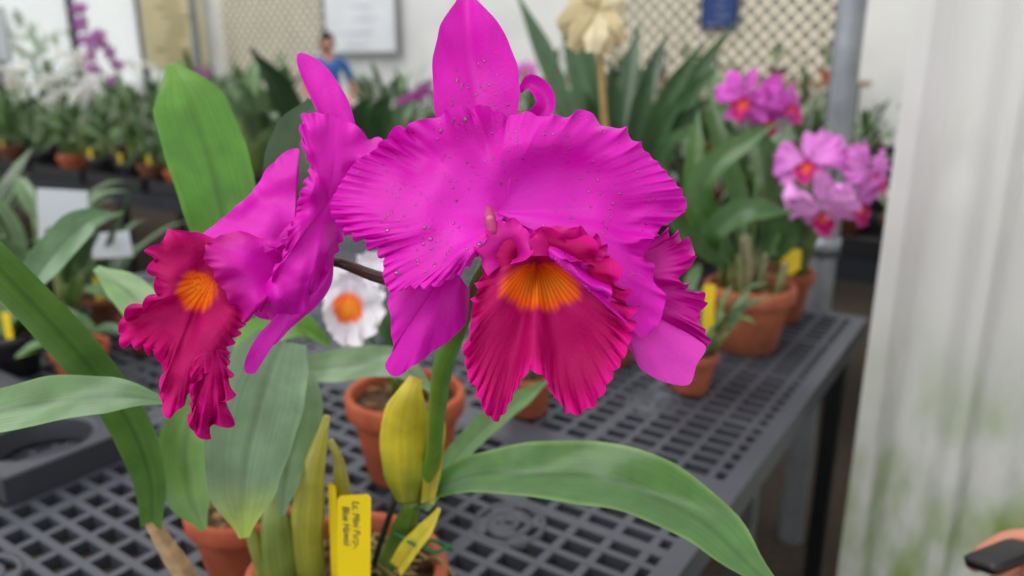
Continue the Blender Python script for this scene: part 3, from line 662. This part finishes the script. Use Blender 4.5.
# ================================================================ POLE, CURTAIN
pl=MB(); pc=Vector((.862,2.075,0)); pl.lathe([(.036,0),(.036,2.9)],pc,lin((150,154,160)),'metal',seg=28)
for z in(.9,1.9): pl.lathe([(.036,z),(.042,z),(.042,z+.05),(.036,z+.05)],pc,lin((130,134,140)),'metal')
pl.obj('steel_post')
def curtain_mat():
    m=bpy.data.materials.new('curtain_fabric'); m.use_nodes=True; nt=m.node_tree;N=nt.nodes;L=nt.links;N.clear()
    out=N.new('ShaderNodeOutputMaterial'); df=N.new('ShaderNodeBsdfDiffuse'); tr=N.new('ShaderNodeBsdfTranslucent'); tp=N.new('ShaderNodeBsdfTransparent')
    tc=N.new('ShaderNodeTexCoord'); sp=N.new('ShaderNodeSeparateXYZ'); L.new(tc.outputs['Object'],sp.inputs[0])
    mp=N.new('ShaderNodeMapping'); mp.inputs['Scale'].default_value=(10,10,4); L.new(tc.outputs['Object'],mp.inputs[0])
    no=N.new('ShaderNodeTexNoise'); no.inputs['Scale'].default_value=1.3; no.inputs['Detail'].default_value=8; L.new(mp.outputs[0],no.inputs[0])
    mr=N.new('ShaderNodeMapRange'); mr.inputs[1].default_value=.95; mr.inputs[2].default_value=.48; L.new(sp.outputs[2],mr.inputs[0])
    r2=N.new('ShaderNodeMapRange'); r2.inputs[1].default_value=.38; r2.inputs[2].default_value=.66; r2.inputs[4].default_value=.85; L.new(no.outputs[0],r2.inputs[0])
    mu=N.new('ShaderNodeMath'); mu.operation='MULTIPLY'; L.new(mr.outputs[0],mu.inputs[0]); L.new(r2.outputs[0],mu.inputs[1])
    mx=N.new('ShaderNodeMix'); mx.data_type='RGBA'; mx.inputs[6].default_value=(*lin((238,237,234)),1); mx.inputs[7].default_value=(*lin((134,168,54)),1); L.new(mu.outputs[0],mx.inputs[0])
    L.new(mx.outputs[2],df.inputs[0]); L.new(mx.outputs[2],tr.inputs[0])
    a=N.new('ShaderNodeMixShader'); a.inputs[0].default_value=.5; L.new(df.outputs[0],a.inputs[1]); L.new(tr.outputs[0],a.inputs[2])
    b=N.new('ShaderNodeMixShader'); b.inputs[0].default_value=.08; L.new(a.outputs[0],b.inputs[1]); L.new(tp.outputs[0],b.inputs[2]); L.new(b.outputs[0],out.inputs[0])
    MATS['curtain']=m
curtain_mat()
cu=MB(); A=Vector((.725,1.50,0)); Bp=Vector((1.45,1.18,0)); D=(Bp-A); Ln=D.length; D.normalize(); Nn=Vector((D.y,-D.x,0))
P=[]
for i in range(261):
    t=i/260; rowp=[]
    for j in range(24):
        z=.12+2.6*j/23; f=t*Ln
        w=.024*math.sin(f*38+1.2*math.sin(f*11)+.3*z)+.011*math.sin(f*85+2+.7*z)+.02*math.sin(f*17+1+z*.3)
        rowp.append(A+D*(f+.010*math.sin(f*38+1.5))+Nn*w*(.75+.25*(2.7-z)/2.6)+UP*z)
    P.append(rowp)
cu.grid(P,(1,1,1),'curtain')
cu.tube([A-D*.3+UP*2.72,Bp+D*.2+UP*2.72],.012,lin((160,160,160)),'metal'); cu.obj('sheer_curtain')

# ================================================================ ROOM
def slab(name,a0,a1,b0,b1,z0,z1,col,mat='paint'):
    mb=MB(); mb.box(B((a0+a1)/2,(b0+b1)/2,(z0+z1)/2),E1*abs(a1-a0)/2,E2*abs(b1-b0)/2,UP*(z1-z0)/2,col,mat); return mb.obj(name)
material('gravel',rough=.95,nscale=55,namt=.6,bump=1,bscale=70,spec=.1)
slab('floor',-4,5.2,-3,9.9,-.1,0,lin((66,58,50)),'gravel')
slab('wall_back',5.1,5.2,-3,9.9,0,2.7,lin((224,224,221)))
slab('wall_left',-4,5.1,9.8,9.9,0,1.0,lin((170,170,164)))
mb=MB()
for a in [-4+.9*k for k in range(11)]: mb.box(B(a,9.8,1.85),E1*.03,E2*.04,UP*.85,lin((60,62,66)),'metal')
mb.box(B(.55,9.8,2.68),E1*4.55,E2*.04,UP*.03,lin((90,92,96)),'metal'); mb.box(B(.55,9.8,1.03),E1*4.55,E2*.05,UP*.03,lin((190,190,186)),'metal'); mb.obj('trim_window_frame')
slab('window_1',-4,5.1,9.86,9.88,1.06,2.65,lin((220,228,220)),'pane')
slab('wall_right',-1.2,5.1,-3,-2.9,0,2.7,lin((214,214,206)))
# garden shrubs outside the glazing
rr=random.Random(9)
for (a,b) in ((-1.2,11.2),(1.1,11.4),(3.3,11.0)):
    mb=MB()
    mb.tube([B(a,b,0),B(a,b,.6),B(a+.1,b,1.2)],[.05,.04,.03],lin((90,70,50)),'bark',n=8)
    for k in range(170):
        az=rr.uniform(0,6.28); h=rr.uniform(.3,2.0); q=rr.uniform(.1,.55)
        arch_leaf(mb,B(a,b,h)+Vector((math.cos(az)*q,math.sin(az)*q,0)),az,rr.uniform(-.2,1.2),rr.uniform(.18,.35),.045,mixc(lin((70,110,50)),lin((130,170,90)),rr.random()),n=6,m=2)
    mb.obj('garden_shrub')
for (a,b) in ((2.0,5.6),):
    mb=MB(); mb.lathe([(.03,0),(.03,2.7)],B(a,b),lin((120,124,130)),'metal',seg=16); mb.lathe([(.05,0),(.05,.02),(.03,.02)],B(a,b),lin((120,124,130)),'metal',seg=16); mb.obj('steel_post')
def lattice(name,b0,b1,z0,z1,a=5.06,pitch=.14):
    mb=MB(); W=b1-b0;H=z1-z0
    mb.box(B(a+.03,(b0+b1)/2,(z0+z1)/2),E1*.004,E2*W/2,UP*H/2,lin((138,138,130)),'paint')
    for sgn in(1,-1):
        k=-H
        while k<W:
            s0=max(0,-k); s1=min(H,W-k)
            if s1-s0>.02:
                p0=B(a+.004*sgn,b0+k+s0,z0+(s0 if sgn>0 else H-s0)); p1=B(a+.004*sgn,b0+k+s1,z0+(s1 if sgn>0 else H-s1))
                ax=(p1-p0)/2; sd=ax.normalized().cross(E1)*.019
                mb.box((p0+p1)/2,ax,sd,E1*.003,lin((228,220,200)),'paint')
            k+=pitch
    for z in(z0,z1): mb.box(B(a,(b0+b1)/2,z),E1*.01,E2*W/2,UP*.02,lin((226,218,200)),'paint')
    mb.obj(name)
lattice('trellis_panel',1.1,3.8,1.0,2.6); lattice('trellis_panel',7.4,9.4,1.0,2.6)
def poster(name,c,X,N,w,h,col,fc,lines,lc):
    mb=MB(); mb.box(c,X*w/2,N*.012,UP*h/2,fc,'paint'); mb.box(c+N*.013,X*(w/2-.03),N*.002,UP*(h/2-.03),col,'paint')
    rr=random.Random(4)
    for k in range(lines):
        mb.box(c+N*.016+UP*h*(.38-.76*k/max(1,lines-1))+X*rr.uniform(-.1,.1)*w,X*w*rr.uniform(.1,.3),N*.001,UP*h*.018,lc,'paint')
    mb.obj(name)
poster('framed_botanical_poster',B(4.55,9.74,1.95),E1,-E2,.95,1.15,lin((222,210,168)),lin((210,202,176)),9,lin((160,150,110)))
poster('blue_notice_board',B(5.02,2.25,1.88),E2,-E1,.34,.30,lin((50,70,120)),lin((40,50,90)),4,lin((140,150,180)))
poster('white_notice_board',B(5.02,6.7,1.95),E2,-E1,1.2,.8,lin((222,224,226)),lin((150,150,150)),5,lin((196,200,208)))
poster('white_notice_board',B(1.9,9.70,1.75),E1,-E2,1.0,.6,lin((220,222,226)),lin((150,150,150)),4,lin((170,175,190)))
sh_=empty('potting_shelf')
mb=MB(); mb.box(B(4.6,2.4,1.27),E1*.3,E2*1.5,UP*.02,lin((150,120,96)),'paint')
for b in(1.0,2.4,3.8):
    for a in(4.35,4.85): mb.box(B(a,b,.625),E1*.025,E2*.025,UP*.625,lin((110,90,74)),'paint')
mb.obj('shelf_frame',sh_)
row(sh_,4.5,4.75,1.1,3.8,1.291,.3,.34,[3,2,1,1,0,3,0,0,0,4],.7,.9)

# ================================================================ PEOPLE
def skin_mesh(V_,Ed,Rd,root=0,sub=2):
    me=bpy.data.meshes.new('tmp'); me.from_pydata([tuple(v) for v in V_],Ed,[]); o=bpy.data.objects.new('tmp',me); scene.collection.objects.link(o)
    o.modifiers.new('s','SKIN'); sv=me.skin_vertices[0].data
    for i,r in enumerate(Rd):
        sv[i].radius=(r,r) if not isinstance(r,tuple) else r; sv[i].use_root=(i==root)
    m=o.modifiers.new('u','SUBSURF'); m.levels=sub; m.render_levels=sub
    dg=bpy.context.evaluated_depsgraph_get(); dg.update(); ev=o.evaluated_get(dg); em=ev.to_mesh()
    vs=[v.co.copy() for v in em.vertices]; fs=[tuple(p.vertices) for p in em.polygons]; ev.to_mesh_clear(); bpy.data.objects.remove(o); return vs,fs
def add_raw(mb,vs,fs,colf,mat):
    b=len(mb.v); k=mb.mi(mat)
    for v in vs: mb.v.append(v); mb.c.append(colf(v)); mb.uv.append((v.x,v.z))
    for f in fs: mb.f.append(tuple(b+i for i in f)); mb.m.append(k); mb.sm.append(True)
SK=lin((196,140,112))
def hand(mb,w,fwd,palmN,sk,curl=.5,side=1):
    fwd=fwd.normalized(); palmN=(palmN-fwd*palmN.dot(fwd)).normalized(); sd=fwd.cross(palmN)*side
    V_=[w-fwd*.02,w+fwd*.02,w+fwd*.055,w+fwd*.085]; 
    vs,fs=skin_mesh(V_,[(0,1),(1,2),(2,3)],[(.024,.02),(.03,.017),(.038,.015),(.036,.012)],0,2)
    out=[]
    for v in vs:
        r=v-w; f=r.dot(fwd); a=r.dot(sd); n=r.dot(palmN)
        out.append(w+fwd*f+sd*a*1.05*(1.25 if f>.02 else 1)+palmN*n*(.62 if f>.02 else .9))
    add_raw(mb,out,fs,lambda v:sk,'skin')
    for k,(off,L) in enumerate(((.030,.072),(.010,.080),(-.010,.074),(-.029,.058))):
        p=w+fwd*.07+sd*off; dirv=fwd+sd*off*3; pts=[p]; ang=0
        for q,l in enumerate((.30,.42,.30,.24)):
            ang+=curl*(.2 if q==0 else .9); dd=(dirv.normalized()*math.cos(ang)+palmN*math.sin(ang)); p=p+dd*L*l; pts.append(p)
        vs,fs=skin_mesh(pts,[(i,i+1) for i in range(4)],[.0095,.009,.0085,.008,.0065],0,2); add_raw(mb,vs,fs,lambda v:sk,'skin')
    p=w+fwd*.025+sd*.03; pts=[p,p+sd*.025+fwd*.02+palmN*.008,p+sd*.035+fwd*.048+palmN*.018,p+sd*.034+fwd*.07+palmN*.026]
    vs,fs=skin_mesh(pts,[(0,1),(1,2),(2,3)],[.013,.0115,.0095,.0075],0,2); add_raw(mb,vs,fs,lambda v:sk,'skin')
def person(name,pos,yaw,H,shirt,pants,sk,hairc,arms,long_sleeve,extra=None):
    M=Matrix.Translation(pos)@Matrix.Rotation(yaw,4,'Z'); k=H/1.75; T=lambda x,y,z:M@(Vector((x,y,z))*k)
    mb=MB()
    (eL,wL),(eR,wR)=arms
    V_=[T(0,0,.95),T(0,0,1.12),T(0,.01,1.30),T(0,0,1.43),T(0,.01,1.52),
        T(-.13,0,1.42),T(-.19,0,1.40),eL,wL, T(.13,0,1.42),T(.19,0,1.40),eR,wR,
        T(-.10,0,.88),T(-.11,.02,.50),T(-.11,-.01,.10),T(-.12,.14,.04),
        T(.10,0,.88),T(.11,.02,.50),T(.11,-.01,.10),T(.12,.14,.04)]
    Ed=[(0,1),(1,2),(2,3),(3,4),(3,5),(5,6),(6,7),(7,8),(3,9),(9,10),(10,11),(11,12),(0,13),(13,14),(14,15),(15,16),(0,17),(17,18),(18,19),(19,20)]
    Rd=[.13,.125,.135,.10,.055,.075,.058,.042,.028,.075,.058,.042,.028,.09,.062,.045,.035,.09,.062,.045,.035]; Rd=[r*k for r in Rd]
    vs,fs=skin_mesh(V_,Ed,Rd,0,2); Mi=M.inverted()
    segs=[(V_[a],V_[b],i) for i,(a,b) in enumerate(Ed)]
    def lab(v):
        best=9;bi=0;bt=0
        for a,b,i in segs:
            t=max(0,min(1,(v-a).dot(b-a)/(b-a).length_squared)); dd=(v-(a+(b-a)*t)).length
            if dd<best: best=dd;bi=i;bt=t
        if bi in(3,): return sk if bt>.35 else shirt
        if bi in(7,11): return shirt if (long_sleeve and bt<.99) else sk
        if bi in (6,10): return shirt if long_sleeve or bt<.55 else sk
        if bi in(12,13,14,16,17,18): return pants
        if bi in(15,19): return lin((40,36,34))
        z=(Mi@v).z/k
        return shirt if z>.93 else pants
    add_raw(mb,vs,fs,lab,'cloth')
    hc=T(0,.02,1.635); X=(M.to_3x3()@Vector((1,0,0))); Y=(M.to_3x3()@Vector((0,1,0)))
    P=[]
    for i in range(17):
        a=math.pi*i/16; rowp=[]
        for j in range(25):
            q=2*math.pi*j/24; x=math.sin(a)*math.cos(q); y=math.sin(a)*math.sin(q); z=math.cos(a)
            jaw=1-.28*sstep(0,1,-z)
            rowp.append(hc+(X*x*.075*jaw+Y*(y*.095*(1-.12*sstep(.2,1,-z)) )+UP*z*.118)*k)
        P.append(rowp)
    mb.grid(P,sk,'skin')
    for s in(-1,1):
        mb.ball(hc+(X*.077*s-Y*.005)*k,(.010*k,.018*k,.030*k),sk,'skin',ax=(X,Y,UP))
        mb.ball(hc+(X*.030*s+Y*.086+UP*.004)*k,.012*k,(.85,.85,.85),'skin'); mb.ball(hc+(X*.030*s+Y*.095+UP*.004)*k,.006*k,(.03,.02,.01),'skin')
        mb.ball(hc+(X*.030*s+Y*.090+UP*.025)*k,(.018*k,.006*k,.004*k),hairc,'cloth',ax=(X,Y,UP))
    mb.tube([hc+(Y*.088+UP*.01)*k,hc+(Y*.112-UP*.022)*k,hc+(Y*.09-UP*.03)*k],[.006*k,.013*k,.009*k],sk,'skin',n=6,seg=8)
    mb.ball(hc+(Y*.082-UP*.058)*k,(.024*k,.010*k,.007*k),lin((160,84,80)),'skin',ax=(X,Y,UP))
    P=[]
    for i in range(11):
        a=math.pi*.62*i/10; rowp=[]
        for j in range(25):
            q=2*math.pi*j/24; lim=1 if math.sin(q)<.3 else .62; aa=a*lim
            x=math.sin(aa)*math.cos(q); y=math.sin(aa)*math.sin(q); z=math.cos(aa); w=1+.05*noise.noise(Vector((x*4,y*4,z*4)))
            rowp.append(hc+(X*x*.086*w+Y*(y*.104*w-.004)+UP*z*.130*w)*k)
        P.append(rowp)
    mb.grid(P,hairc,'cloth')
    for s,(e,w) in ((-1,arms[0]),(1,arms[1])):
        f=(w-e).normalized(); hand(mb,w+f*.01,f,Vector((-s*.3,0,-1)) if abs(f.z)<.8 else X*(-s),sk,.45,side=1 if s<0 else -1)
    if extra: extra(mb)
    mb.obj(name)
pm=Vector((-2.05,8.94,0)); yw=math.pi+.4
Mx=Matrix.Translation(pm)@Matrix.Rotation(yw,4,'Z'); T=lambda x,y,z:Mx@Vector((x,y,z))
person('man_in_blue_shirt',pm,yw,1.77,lin((60,110,170)),lin((60,62,72)),SK,lin((26,20,18)),[(T(-.27,.02,1.14),T(-.18,.24,1.08)),(T(.27,.02,1.14),T(.18,.24,1.08))],False)
pv=Vector((1.02,.62,0)); yv=math.pi/2
wr=Vector((.625,.725,.912))
def phone(mb):
    c=S(1003,556,.82); X=Vector((.85,.3,.1)).normalized(); Y=Vector((-.3,.85,-.3)).normalized(); Z=X.cross(Y)
    P=[]
    for zz,sc in ((-1,.85),(-.8,1),(.8,1),(1,.85)):
        P.append([c+Z*zz*.006+(X*math.copysign(abs(math.cos(q))**.3,math.cos(q))*.036+Y*math.copysign(abs(math.sin(q))**.3,math.sin(q))*.02)*sc for q in [2*math.pi*k/32 for k in range(33)]])
    P=[[c-Z*.006]*33]+P+[[c+Z*.006]*33]; mb.grid(P,lin((14,14,16)),'plastic')
person('visitor_in_black_jacket',pv,yv,1.68,lin((18,18,22)),lin((40,42,56)),lin((186,120,94)),lin((50,34,26)),[(Vector((.93,.36,1.08)),Vector((.74,.30,1.0))),(Vector((.88,.86,1.03)),wr)],True,phone)

# ================================================================ LIGHT, CAMERA
w=bpy.data.worlds.new('sky'); scene.world=w; w.use_nodes=True; nt=w.node_tree
bg=nt.nodes['Background']; bg.inputs[0].default_value=(.97,.985,1,1); bg.inputs[1].default_value=1.18
sl=bpy.data.lights.new('daylight','SUN'); sl.energy=1.7; sl.angle=math.radians(45); sl.color=(1,.99,.97)
so=bpy.data.objects.new('daylight',sl); scene.collection.objects.link(so); so.rotation_euler=(math.radians(12),math.radians(-28),0)
cd=bpy.data.cameras.new('camera'); co=bpy.data.objects.new('camera',cd); scene.collection.objects.link(co); co.location=CAM
co.rotation_euler=(math.pi/2-PITCH,0,0); cd.sensor_width=36; cd.lens=FPX/1024*36; cd.clip_start=.02
cd.dof.use_dof=True; cd.dof.focus_distance=.46; cd.dof.aperture_fstop=4.4
scene.camera=co
